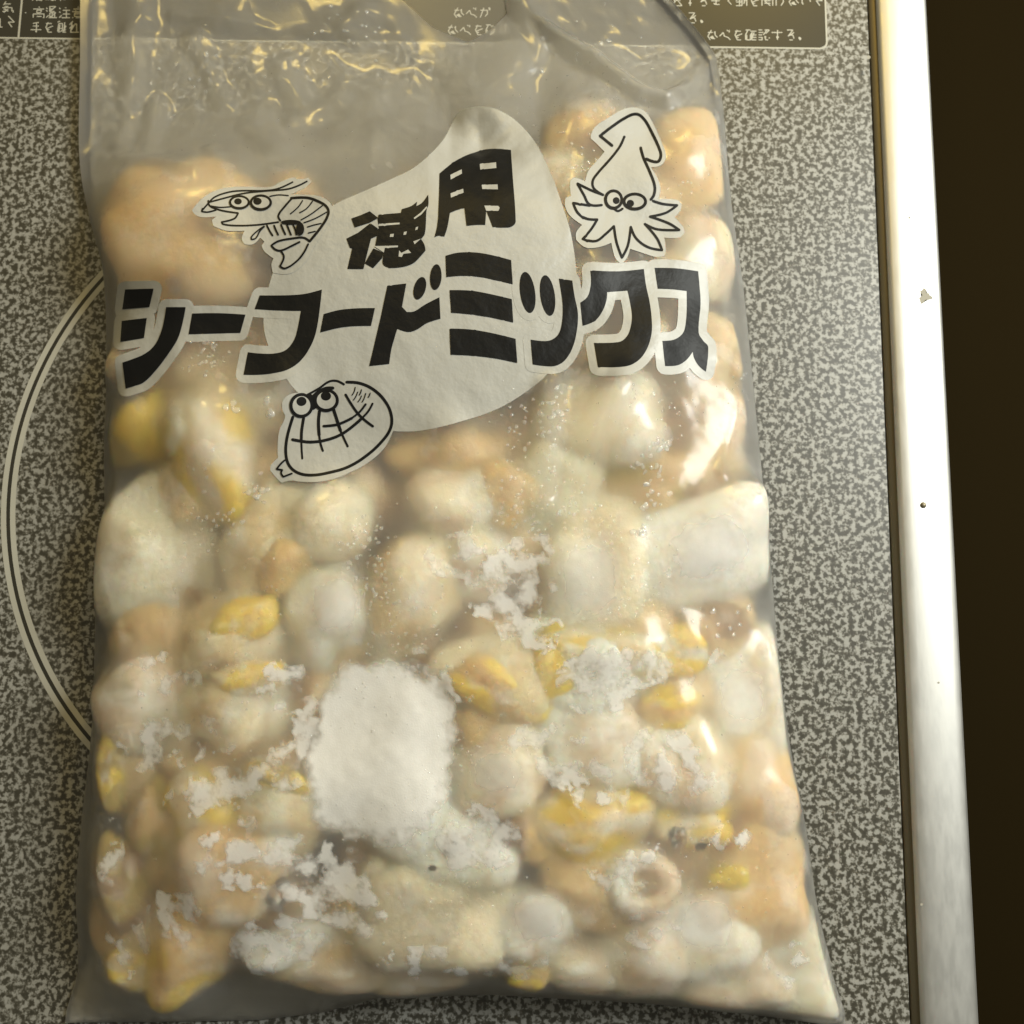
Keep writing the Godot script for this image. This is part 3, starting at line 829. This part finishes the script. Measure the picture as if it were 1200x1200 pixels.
func frost_mesh() -> ArrayMesh:
	var sub := 3
	var w := NU * sub + 1
	var f := []
	for q in FROST:
		var c := on_film(q[0], q[1])
		f.append([c, q[2] * MM, q[3] * MM, deg_to_rad(q[4]), q[5]])
	var na := FastNoiseLite.new()
	na.noise_type = FastNoiseLite.TYPE_SIMPLEX
	na.frequency = 1.0
	na.fractal_octaves = 5
	na.fractal_gain = 0.5
	na.seed = 17
	var id := {}
	var V := PackedVector3Array()
	var N := PackedVector3Array()
	var C := PackedColorArray()
	var I := PackedInt32Array()
	var al := PackedFloat32Array()
	al.resize(w * (NV * sub + 1))
	var rime := al.duplicate()
	for q in f:
		var c: Vector2 = q[0]
		var g := xz_to_uv(c.x, c.y)
		var rr := maxf(q[1], q[2]) * 1.15
		var du := rr / 0.195
		var dv := rr / 0.285
		for j in range(maxi(0, int((g.y - dv) * NV * sub)), mini(NV * sub, int((g.y + dv) * NV * sub))):
			for i in range(maxi(0, int((g.x - du) * NU * sub)), mini(NU * sub, int((g.x + du) * NU * sub))):
				var fp := film_at(float(i) / sub, float(j) / sub)
				var p := (Vector2(fp.x, fp.z) - c).rotated(-q[3])
				var d := Vector2(p.x / q[1], p.y / q[2]).length()
				if q[4] > 1.4:   # smooth rime on a piece pressed against the film
					var sq := pow(pow(absf(p.x / q[1]), 3.0) + pow(absf(p.y / q[2]), 3.0), 1.0 / 3.0) + 0.10 * na.get_noise_2d(fp.x * 130 + 5, fp.z * 130)
					var kk := j * w + i
					rime[kk] = maxf(rime[kk], (q[4] - 1.0) * smoothstep(1.02, 0.80 if q[4] > 1.8 else 0.30, sq))
					continue
				if d < 1.15:
					var k := j * w + i
					al[k] = maxf(al[k], q[4] * (1.0 - d * d * 0.76))
	for j in NV * sub:
		for i in NU * sub:
			var k := j * w + i
			var ci := float(i) / (NU * sub) * CU
			var cj := float(j) / (NV * sub) * CV
			var i0 := mini(int(ci), CU - 1)
			var j0 := mini(int(cj), CV - 1)
			var ck := j0 * (CU + 1) + i0
			var ct := lerpf(lerpf(CT[ck], CT[ck + 1], ci - i0), lerpf(CT[ck + CU + 1], CT[ck + CU + 2], ci - i0), cj - j0)
			if al[k] <= 0.0 and ct < 0.3 and rime[k] <= 0.0: continue
			var p := film_at(float(i) / sub, float(j) / sub)
			if al[k] < 0.3:
				al[k] = smoothstep(0.3, 0.9, ct) * clampf(-0.04 + na.get_noise_2d(p.x * 420, p.z * 420) * 0.10 + na.get_noise_2d(p.x * 60, p.z * 60) * 0.38, 0.0, 0.16)
				al[k] = maxf(al[k], rime[k] * (1.0 + 0.06 * na.get_noise_2d(p.x * 260, p.z * 260)))
				continue
			var nz := na.get_noise_2d(p.x * 110, p.z * 110)
			var gr := na.get_noise_2d(p.x * 520, p.z * 520)
			var soft := clampf(0.27 + 0.9 * na.get_noise_2d(p.x * 40 + 9, p.z * 40), 0.09, 0.5)
			var full := smoothstep(0.75, 1.55, al[k])
			al[k] = smoothstep(0.60 - soft, 0.60 + soft, al[k] + nz * lerpf(0.62, 0.16, full) + gr * 0.12) * lerpf(clampf(0.47 + nz * 0.8 + gr * 0.2, 0.08, 0.72), 0.93, full)
			al[k] = minf(maxf(al[k] * (1.0 - rime[k]), rime[k]), 0.95)
	for j in NV * sub - 1:
		for i in NU * sub - 1:
			var k := j * w + i
			if al[k] + al[k + 1] + al[k + w] + al[k + w + 1] < 0.02: continue
			var q := []
			for o: int in [k, k + 1, k + w + 1, k + w]:
				if not id.has(o):
					id[o] = V.size()
					var fp := film_point(float(o % w) / sub, float(o / w) / sub, 0.00006)
					V.append(fp[0])
					N.append(fp[1])
					C.append(Color(1, 1, 1, al[o]))
				q.append(id[o])
			I.append_array([q[0], q[1], q[2], q[0], q[2], q[3]])
	return arrays(V, N, I, C)

func film_at(a: float, b: float) -> Vector3:
	var i := clampi(int(a), 0, NU - 1)
	var j := clampi(int(b), 0, NV - 1)
	var k := j * (NU + 1) + i
	return FP[k].lerp(FP[k + 1], a - i).lerp(FP[k + NU + 1].lerp(FP[k + NU + 2], a - i), b - j)

# bits of ice and droplets sitting on the film: [px, py, spread px, how many, smallest mm, largest mm]
const ICE := [
	[243, 417, 22, 26, .3, .9], [270, 472, 10, 3, .8, 1.6], [312, 475, 8, 2, .8, 1.4], [322, 486, 5, 2, 1.2, 1.9], [298, 575, 14, 12, .5, 1.4], [262, 612, 22, 14, .4, 1.0], [240, 545, 14, 5, .4, .9], [620, 500, 40, 30, .3, 1.0], [655, 480, 20, 16, .4, 1.2],
	[750, 622, 8, 5, .8, 1.9], [765, 588, 16, 10, .5, 1.4], [774, 523, 10, 10, .5, 1.5], [760, 550, 16, 16, .4, 1.1], [700, 620, 40, 26, .2, .6], [430, 640, 26, 34, .3, .9], [445, 690, 26, 24, .3, .8], [850, 735, 26, 8, .4, 1.3], [660, 600, 40, 40, .2, .7], [600, 590, 30, 24, .3, .8], [730, 680, 60, 40, .2, .5],
	[690, 760, 90, 80, .15, .45], [640, 560, 60, 60, .15, .5], [560, 640, 60, 60, .15, .5], [470, 760, 70, 60, .2, .6], [500, 940, 40, 80, .15, .4], [560, 880, 40, 60, .15, .4], [690, 60, 60, 10, .4, 1.2], [720, 130, 60, 60, .15, .5], [680, 200, 50, 70, .15, .5], [800, 230, 60, 50, .15, .5], [640, 150, 40, 30, .15, .4], [590, 300, 80, 70, .12, .35], [760, 470, 60, 60, .15, .5],
	[230, 90, 30, 6, .4, 1.0], [410, 30, 40, 16, .3, .9], [300, 110, 120, 30, .15, .4], [350, 700, 120, 60, .15, .45], [280, 800, 80, 40, .15, .5], [800, 1000, 120, 120, .12, .4], [650, 1100, 160, 120, .12, .4], [400, 1000, 120, 60, .15, .5], [880, 450, 30, 20, .2, .6], [200, 620, 60, 20, .2, .5], [540, 1050, 60, 50, .12, .35],
]

func crystals() -> void:
	var st := SurfaceTool.new()
	st.begin(Mesh.PRIMITIVE_TRIANGLES)
	var sp := SphereMesh.new()
	sp.radius = 1.0
	sp.height = 2.0
	sp.radial_segments = 10
	sp.rings = 6
	st.append_from(sp, 0, Transform3D())
	var a := st.commit_to_arrays()
	var v: PackedVector3Array = a[Mesh.ARRAY_VERTEX]
	n3.seed = 5
	for k in v.size(): v[k] *= 1.0 + 0.55 * n3.get_noise_3dv(v[k] * 90.0)
	a[Mesh.ARRAY_VERTEX] = v
	var am := ArrayMesh.new()
	am.add_surface_from_arrays(Mesh.PRIMITIVE_TRIANGLES, a)
	var T: Array[Transform3D] = []
	for q in ICE:
		for k in int(q[3] * 1.5):
			var c := on_film(q[0] + rng.randfn() * q[2] * 0.6, q[1] + rng.randfn() * q[2] * 0.6)
			var g := xz_to_uv(c.x, c.y)
			if g.x < 0.01 or g.x > 0.99 or g.y < 0.01 or g.y > 0.98: continue
			var fp := film_point(g.x * NU, g.y * NV, 0.0)
			var r := rng.randf_range(q[4] + 0.12, q[5] * 1.15 + 0.1) * 0.0005
			var up: Vector3 = fp[1]
			var b := Basis(up.cross(Vector3.BACK).normalized(), up, Vector3.BACK).orthonormalized().rotated(up, rng.randf_range(0, TAU))
			T.append(Transform3D(b.scaled_local(Vector3(r * rng.randf_range(.7, 1.5), r * 0.45, r)), fp[0]))
	var mm := MultiMesh.new()
	mm.transform_format = MultiMesh.TRANSFORM_3D
	mm.mesh = am
	mm.instance_count = T.size()
	for k in T.size(): mm.set_instance_transform(k, T[k])
	var o := MultiMeshInstance3D.new()
	o.name = "ice_crystals"
	o.multimesh = mm
	o.material_override = M.ice
	add_child(o, true)
	tag(o, "tiny glinting droplets and ice crystals on the bag film", "ice", "", "stuff")

func back_film() -> ArrayMesh:
	var p := PackedVector2Array()
	for j in range(0, NV + 1, 3):
		var w := uv_to_xz(0.004, float(j) / NV)
		p.append(w)
	for i in range(2, NU - 1, 3): p.append(uv_to_xz(float(i) / NU, 0.998))
	for j in range(NV, -1, -3): p.append(uv_to_xz(0.996, float(j) / NV))
	return slab(p, 0.00045)

func skirt() -> ArrayMesh:
	# from the film's rim down and under, to the cooktop
	var loop := PackedInt32Array()
	var w := NU + 1
	for j in range(0, NV): loop.append(j * w)
	for i in range(0, NU): loop.append(NV * w + i)
	for j in range(NV, 0, -1): loop.append(j * w + NU)
	for i in range(NU, -1, -1): loop.append(i)
	var V := PackedVector3Array()
	var N := PackedVector3Array()
	var I := PackedInt32Array()
	var n := loop.size()
	var mid := Vector3(0, 0, 0)
	for k in n:
		var p := FP[loop[k]]
		var d := FP[loop[(k + 1) % n]] - FP[loop[(k - 1 + n) % n]]
		var out := Vector3(-d.z, 0, d.x).normalized()
		if out.dot(p - mid) < 0: out = -out
		var y := maxf(p.y, 0.0008)
		V.append_array([p, Vector3(p.x, y * 0.6, p.z) + out * y * 0.12, Vector3(p.x, 0.00035, p.z) - out * y * 0.7])
		N.append_array([(out + Vector3.UP).normalized(), out, (out - Vector3.UP * 0.6).normalized()])
	for k in n - 1:
		for r in 2:
			var a := k * 3 + r
			I.append_array([a, a + 1, a + 4, a, a + 4, a + 3])
	return arrays(V, N, I)

# ---------------------------------------------------------------- small writing on the cooktop
const GLYPH := {  # strokes on a grid of ten: two digits per point
	"手": "7122 2474 0797 515948", "を": "2272 4125375747 8436374979", "触": "3011 22525848 22182948 2535 2656 3328 64846867 846887 7169 5989 7989", "れ": "211989 030330 0633 33185263 62676989", "気": "3013 22 2272 2454 0585 8588 9799 0838 2658 1658 5619",
	"）": "2053752559", "（": "7050257079", "使": "3005 1419 4292 44848747 44478747 6068 6849 4899", "え": "4151 2373 731878 4858799799", "な": "1353 411639 6373 7275 6856375878 7597", "い": "1217273 1217283 7286 ", "高": "5051 0292 33736535 33353565 0607 06969989 06096 38687838 38487878",
	"温": "0112 0314 0927 30803474 30343474 3262 35853989 3539 5559 7579 2999", "注": "0112 0415 0927 5161 3393 3696 6369 2999", "意": "5051 1292 3334 7374 0494 2575 25282878 7578 2676 0919 3959796 8899", "べ": "0633467799 6172 8183", "確": "0141 210509 15194945 15 4292 6345 5359 5595 5797 5999 7359", "認": "0131 0343 0535 0737 09393707 5191 916473 7145 5767 5669898 6667 9798",
	"す": "0393 515667475658 5859", "る": "2171 713683 365575889 7949596", "。": "1729384 1727382 2729382 ", "消": "0112 0415 0927 6063 4152 8172 4494 44499 4493 9498 4696 4898 4449", "火": "2236 8275 515409 549909 5499", "ま": "1383 1585 5058 585748375888", "で": "1272 724556789 8182 9192", "鍋": "3005 3064 1454 0656 3439 0959 5191 91955 5155 5395 55599 9599 7377 6777", "開": "0109 0141 4144 0444 0242 5191 5154 5494 9199 5292 2575 2777 2579", "け": "1119 3383 717659", "・": "45556", "の": "51364817 132564978 1736", "に": "1119 4383 484959898", "が": "13737658 4119 8193 8191 9193",
}
const WRITING := [["使えない", 37, -12], ["・高温注意", 24, 8], ["手を触れ", 36, 25], ["気", 3, 2], ["れ）", -8, 19], ["なべが", 531, 8], ["なべを確認する。", 524, 28], ["（消火するまで鍋を開けない）", 756, -6], ["する。", 789, 14], ["なべを確認する。", 828, 34]]

func writing(parent: Node3D) -> void:
	var st := SurfaceTool.new()
	st.begin(Mesh.PRIMITIVE_TRIANGLES)
	st.set_normal(Vector3.UP)
	var n := 0
	for row in WRITING:
		var k := 0
		for ch in row[0]:
			for q in GLYPH.get(ch, "").split(" ", false):
				var line := PackedVector2Array()
				for i in range(0, q.length() - 1, 2):
					var w := at(row[1] + k * 15.2 + q.unicode_at(i) * 1.4 - 48 * 1.4, row[2] + q.unicode_at(i + 1) * 1.45 - 48 * 1.45, 0)
					line.append(Vector2(w.x, w.z) * 1000.0)
				if line.size() < 2: continue
				for poly in Geometry2D.offset_polyline(line, 0.17, Geometry2D.JOIN_ROUND, Geometry2D.END_ROUND):
					if Geometry2D.is_polygon_clockwise(poly): continue
					var tri := Geometry2D.triangulate_polygon(poly)
					var y := 0.00012 + 0.000001 * (n % 40)
					n += 1
					for t in range(0, tri.size(), 3):
						var a := poly[tri[t]]
						var b := poly[tri[t + 1]]
						var c := poly[tri[t + 2]]
						for v in ([a, b, c] if (b - a).cross(c - a) > 0 else [a, c, b]): st.add_vertex(Vector3(v.x * 0.001, y, v.y * 0.001))
			k += 1
	put("lettering", st.commit(), M.print_grey, parent)

func slab(poly: PackedVector2Array, y: float) -> ArrayMesh:
	var V := PackedVector3Array()
	var N := PackedVector3Array()
	var I := PackedInt32Array()
	for c in poly:
		V.append(Vector3(c.x, y, c.y))
		N.append(Vector3.UP)
	var tri := Geometry2D.triangulate_polygon(poly)
	for t in range(0, tri.size(), 3):
		var a := poly[tri[t]]
		var b := poly[tri[t + 1]]
		var c := poly[tri[t + 2]]
		if (b - a).cross(c - a) > 0: I.append_array([tri[t], tri[t + 1], tri[t + 2]])
		else: I.append_array([tri[t], tri[t + 2], tri[t + 1]])
	return arrays(V, N, I)

func warning_panel(top: Node3D) -> void:
	var x1 := at(969, 54, 0).x
	var z1 := at(500, 51, 0).z
	var edge := PackedVector2Array([Vector2(-0.33, -0.25), Vector2(x1, -0.25)])
	for k in 7:
		var t := PI * 0.5 * k / 6.0
		edge.append(Vector2(x1 - 0.0022 + cos(t) * 0.0022, z1 - 0.0022 + sin(t) * 0.0022))
	edge.append(Vector2(-0.33, z1))
	var panel := put("warning_panel", slab(edge, 0.00005), M.panel, top)
	var line := edge.duplicate()
	line.remove_at(0)
	var inner := PackedVector2Array()
	for c in line: inner.append(c * 1000.0)
	for poly in Geometry2D.offset_polyline(inner, 0.27, Geometry2D.JOIN_ROUND, Geometry2D.END_BUTT):
		var q := PackedVector2Array()
		for c in poly: q.append(c * 0.001)
		put("border_line", slab(q, 0.00009), M.print_grey, panel)
	var xa := at(24, 20, 0).x
	put("divider_line", slab(PackedVector2Array([Vector2(xa - .0003, -.25), Vector2(xa + .0003, -.25), Vector2(xa + .0003, z1 - .0003), Vector2(xa - .0003, z1 - .0003)]), 0.000095), M.print_grey, panel)
	writing(panel)

# ---------------------------------------------------------------- the scene
func _ready() -> void:
	rng.seed = 11
	n3.noise_type = FastNoiseLite.TYPE_SIMPLEX
	n3.frequency = 0.01
	n3.fractal_octaves = 1
	n2.noise_type = FastNoiseLite.TYPE_SIMPLEX
	n2.frequency = 0.03
	n2.seed = 4
	n2.fractal_octaves = 2
	# camera
	var c := cos(deg_to_rad(8.2))
	var s := sin(deg_to_rad(8.2))
	fwd = Vector3(0, -c, -s)
	var u0 := Vector3(0, s, -c)
	var roll := deg_to_rad(0.75)
	rgt = Vector3.RIGHT * cos(roll) + u0 * sin(roll)
	upv = u0 * cos(roll) - Vector3.RIGHT * sin(roll)
	eye = -fwd * DIST
	var cam := Camera3D.new()
	cam.name = "camera"
	add_child(cam)
	cam.transform = Transform3D(Basis(rgt, upv, -fwd), eye)
	var look := CameraAttributesPhysical.new()
	look.frustum_focal_length = 17.5 / (600.0 / FOCAL)
	look.frustum_focus_distance = 0.268
	look.frustum_near = 0.01
	look.frustum_far = 20.0
	look.exposure_aperture = 15.0
	cam.attributes = look
	cam.keep_aspect = Camera3D.KEEP_HEIGHT
	cam.fov = rad_to_deg(2.0 * atan(600.0 / FOCAL))
	cam.current = true
	var we := WorldEnvironment.new()
	we.name = "environment"
	var env := Environment.new()
	env.background_mode = Environment.BG_COLOR
	env.background_color = lin(.14, .135, .11)
	env.tonemap_mode = Environment.TONE_MAPPER_LINEAR
	env.tonemap_exposure = 1.0
	env.sdfgi_enabled = true
	env.ssao_enabled = true
	env.ssil_enabled = true
	we.environment = env
	add_child(we)
	var cool := AreaLight3D.new()
	cool.name = "kitchen_ceiling_light"
	cool.area_size = Vector2(0.26, 0.22)
	cool.light_color = Color(.99, 1.0, .97)
	cool.light_energy = 0.54
	cool.area_normalize_energy = true
	cool.shadow_enabled = true
	add_child(cool)
	cool.look_at_from_position(Vector3(0.47, 0.43, -0.23), Vector3(0, 0, 0), Vector3.FORWARD)
	for where in [Vector3(-0.17, 0.62, -0.66), Vector3(0.255, 0.62, -0.76)]:   # the cooker hood has two warm bulbs
		var warm := AreaLight3D.new()
		warm.name = "cooker_hood_light"
		warm.area_size = Vector2(0.11, 0.08)
		warm.light_color = Color(1.0, .86, .46)
		warm.light_energy = 0.14
		warm.area_normalize_energy = true
		warm.shadow_enabled = true
		add_child(warm, true)
		warm.look_at_from_position(where, Vector3(0, 0, -0.05), Vector3.FORWARD)

	make_materials()
	film_outline()
	build_cooktop()
	# food first decides where the film lies
	var made := make_food()
	var tops := []
	for q in made:
		for l in q[1]:
			tops.append_array(Array(l[1].v))
	for py in range(190, 500, 18):
		for px in range(340, 680, 18):
			var d := Vector2((px - 510) / 190.0, (py - 350) / 170.0).length()
			if d < 1.0: tops.append(at(px, py, minf(depth_top(px, py), 0.0235) - 0.003 * d * d))
	solve_film(tops)
	var bag := base("seafood_bag", Vector3(0, 0, 0))
	tag(bag, "clear plastic bag of frozen seafood mix printed in black and white, lying on the cooktop", "bag")
	put("top_film", film_mesh(), M.film, bag)
	put("side_film", skirt(), M.film, bag)
	put("bottom_film", back_film(), M.film_back, bag)
	print_bag(bag)
	var fr := put("frost", frost_mesh(), M.frost)
	tag(fr, "ragged white frost clinging to the inside of the bag film", "frost", "", "stuff")
	crystals()
	var sl := BoxMesh.new()
	sl.size = Vector3(0.0052, 0.0006, 0.0009)
	var chip := put("dark_sliver", sl, M.speck)
	chip.position = at(402, 1172, 0.0021)
	chip.rotation_degrees = Vector3(0, 31, 0)
	tag(chip, "thin dark sliver on the bag's bottom seam, left of centre", "crumb")
	for q in made:
		var f: Array = q[0]
		var lobes: Array = q[1]
		var group := "frozen seafood pieces in the bag"
		if f[0] == "deep_piece": group = "seafood pieces deeper in the bag"
		var o: Node3D
		if lobes.size() == 1:
			o = put(f[0], finish(lobes[0][1]), M.food)
			o.position = lobes[0][1].o
		else:
			o = base(f[0], lobes[0][1].o)
			for l in lobes:
				put(l[0], finish(l[1]), M.food, o).position = l[1].o - lobes[0][1].o
		tag(o, f[11], {"squid_chunk": "squid", "baby_clam": "clam", "shrimp_piece": "shrimp", "squid_ring": "squid ring", "deep_piece": "seafood"}[f[0]], group)

func build_cooktop() -> void:
	var x0 := -0.34
	var z0 := -0.40
	var z1 := 0.36
	var xe := 0.1113
	var top := base("induction_cooktop", Vector3.ZERO)
	tag(top, "speckled grey induction cooktop with a printed heating ring and a steel edge", "cooktop")
	var bm := BoxMesh.new()
	bm.size = Vector3(xe - x0, 0.004, z1 - z0)
	put("glass_plate", bm, M.speckle, top).position = Vector3((xe + x0) / 2, -0.002, (z0 + z1) / 2)
	# ring printed on the glass: two pale bands with a dark line between them
	var rc := Vector2(-0.0448, -0.0052)
	for q in [[.1020, .1036, 0], [.1047, .1063, 1]]:
		put("ring_band", annulus(rc, q[0], q[1], 0.00008), M.print_grey, top)
	put("ring_gap", annulus(rc, .1036, .1048, 0.00006), M.panel, top)
	warning_panel(top)
	# steel edge: profile pulled along z
	var lip := [[0.1116, -.004], [.1116, -0.0006], [.1119, .0004], [.1133, .0007], [.1137, .0012]]
	put("edge_lip", sweep(lip, z0, z1), M.lip, top)
	var steel := [[.1137, .0012], [.1140, .0020], [.1149, .0026], [.117, .0031], [.120, .0033], [.1232, .0033], [.1265, .0030], [.1285, .0024], [.1296, .0012], [.1302, -.001], [.1303, -.004], [.1303, -.03]]
	var edge := put("steel_edge", sweep(steel, z0, z1), M.steel, top)
	marks(edge)
	var fl := PlaneMesh.new()
	fl.size = Vector2(2.4, 2.4)
	var floor_ := put("floor", fl, M.dark)
	floor_.position = Vector3(0, -0.16, 0)
	tag(floor_, "", "", "", "structure")

func marks(edge: Node3D) -> void:
	# a dried splash, a rivet, specks and a scratch on the steel
	var spl := PackedVector2Array()
	for k in 22:
		var t := TAU * k / 22.0
		var r := 2.0 * (1.0 + 0.35 * sin(t * 3.0 + 1.0) + 0.22 * sin(t * 7.0))
		var w := at(1084 + cos(t) * r * 3.2, 347 + sin(t) * r * 3.6, 0.0034)
		spl.append(Vector2(w.x, w.z))
	put("dried_splash", slab(spl, 0.00336), M.stain, edge)
	for q in [[1018, 67, 2.2], [1080, 1060, 1.6], [1066, 255, 1.3], [1100, 800, 1.2]]:
		var o := PackedVector2Array()
		for k in 10:
			var w := at(q[0] + cos(TAU * k / 10.0) * q[2], q[1] + sin(TAU * k / 10.0) * q[2], 0.0034)
			o.append(Vector2(w.x, w.z))
		put("speck", slab(o, 0.00337), M.stain, edge)
	var rv := SphereMesh.new()
	rv.radius = 0.0009
	rv.height = 0.0009
	rv.radial_segments = 20
	rv.rings = 10
	var c := at(1082, 592, 0.0033)
	put("rivet", rv, M.lip, edge).position = Vector3(c.x, 0.0033, c.z)

func annulus(c: Vector2, a: float, b: float, y: float) -> ArrayMesh:
	var V := PackedVector3Array()
	var N := PackedVector3Array()
	var I := PackedInt32Array()
	for k in 181:
		var t := TAU * k / 180.0
		V.append(Vector3(c.x + cos(t) * a, y, c.y + sin(t) * a))
		V.append(Vector3(c.x + cos(t) * b, y, c.y + sin(t) * b))
		N.append(Vector3.UP)
		N.append(Vector3.UP)
	for k in 180:
		var i := k * 2
		I.append_array([i, i + 1, i + 3, i, i + 3, i + 2])
	return arrays(V, N, I)

func sweep(p: Array, z0: float, z1: float) -> ArrayMesh:
	var V := PackedVector3Array()
	var N := PackedVector3Array()
	var I := PackedInt32Array()
	var n := p.size()
	for k in n:
		var a: Array = p[maxi(k - 1, 0)]
		var b: Array = p[mini(k + 1, n - 1)]
		var d := Vector2(b[0] - a[0], b[1] - a[1]).normalized()
		for z in [z0, z1]:
			V.append(Vector3(p[k][0], p[k][1], z))
			N.append(Vector3(-d.y, d.x, 0))
	for k in n - 1:
		var i := k * 2
		I.append_array([i, i + 2, i + 3, i, i + 3, i + 1])
	return arrays(V, N, I)
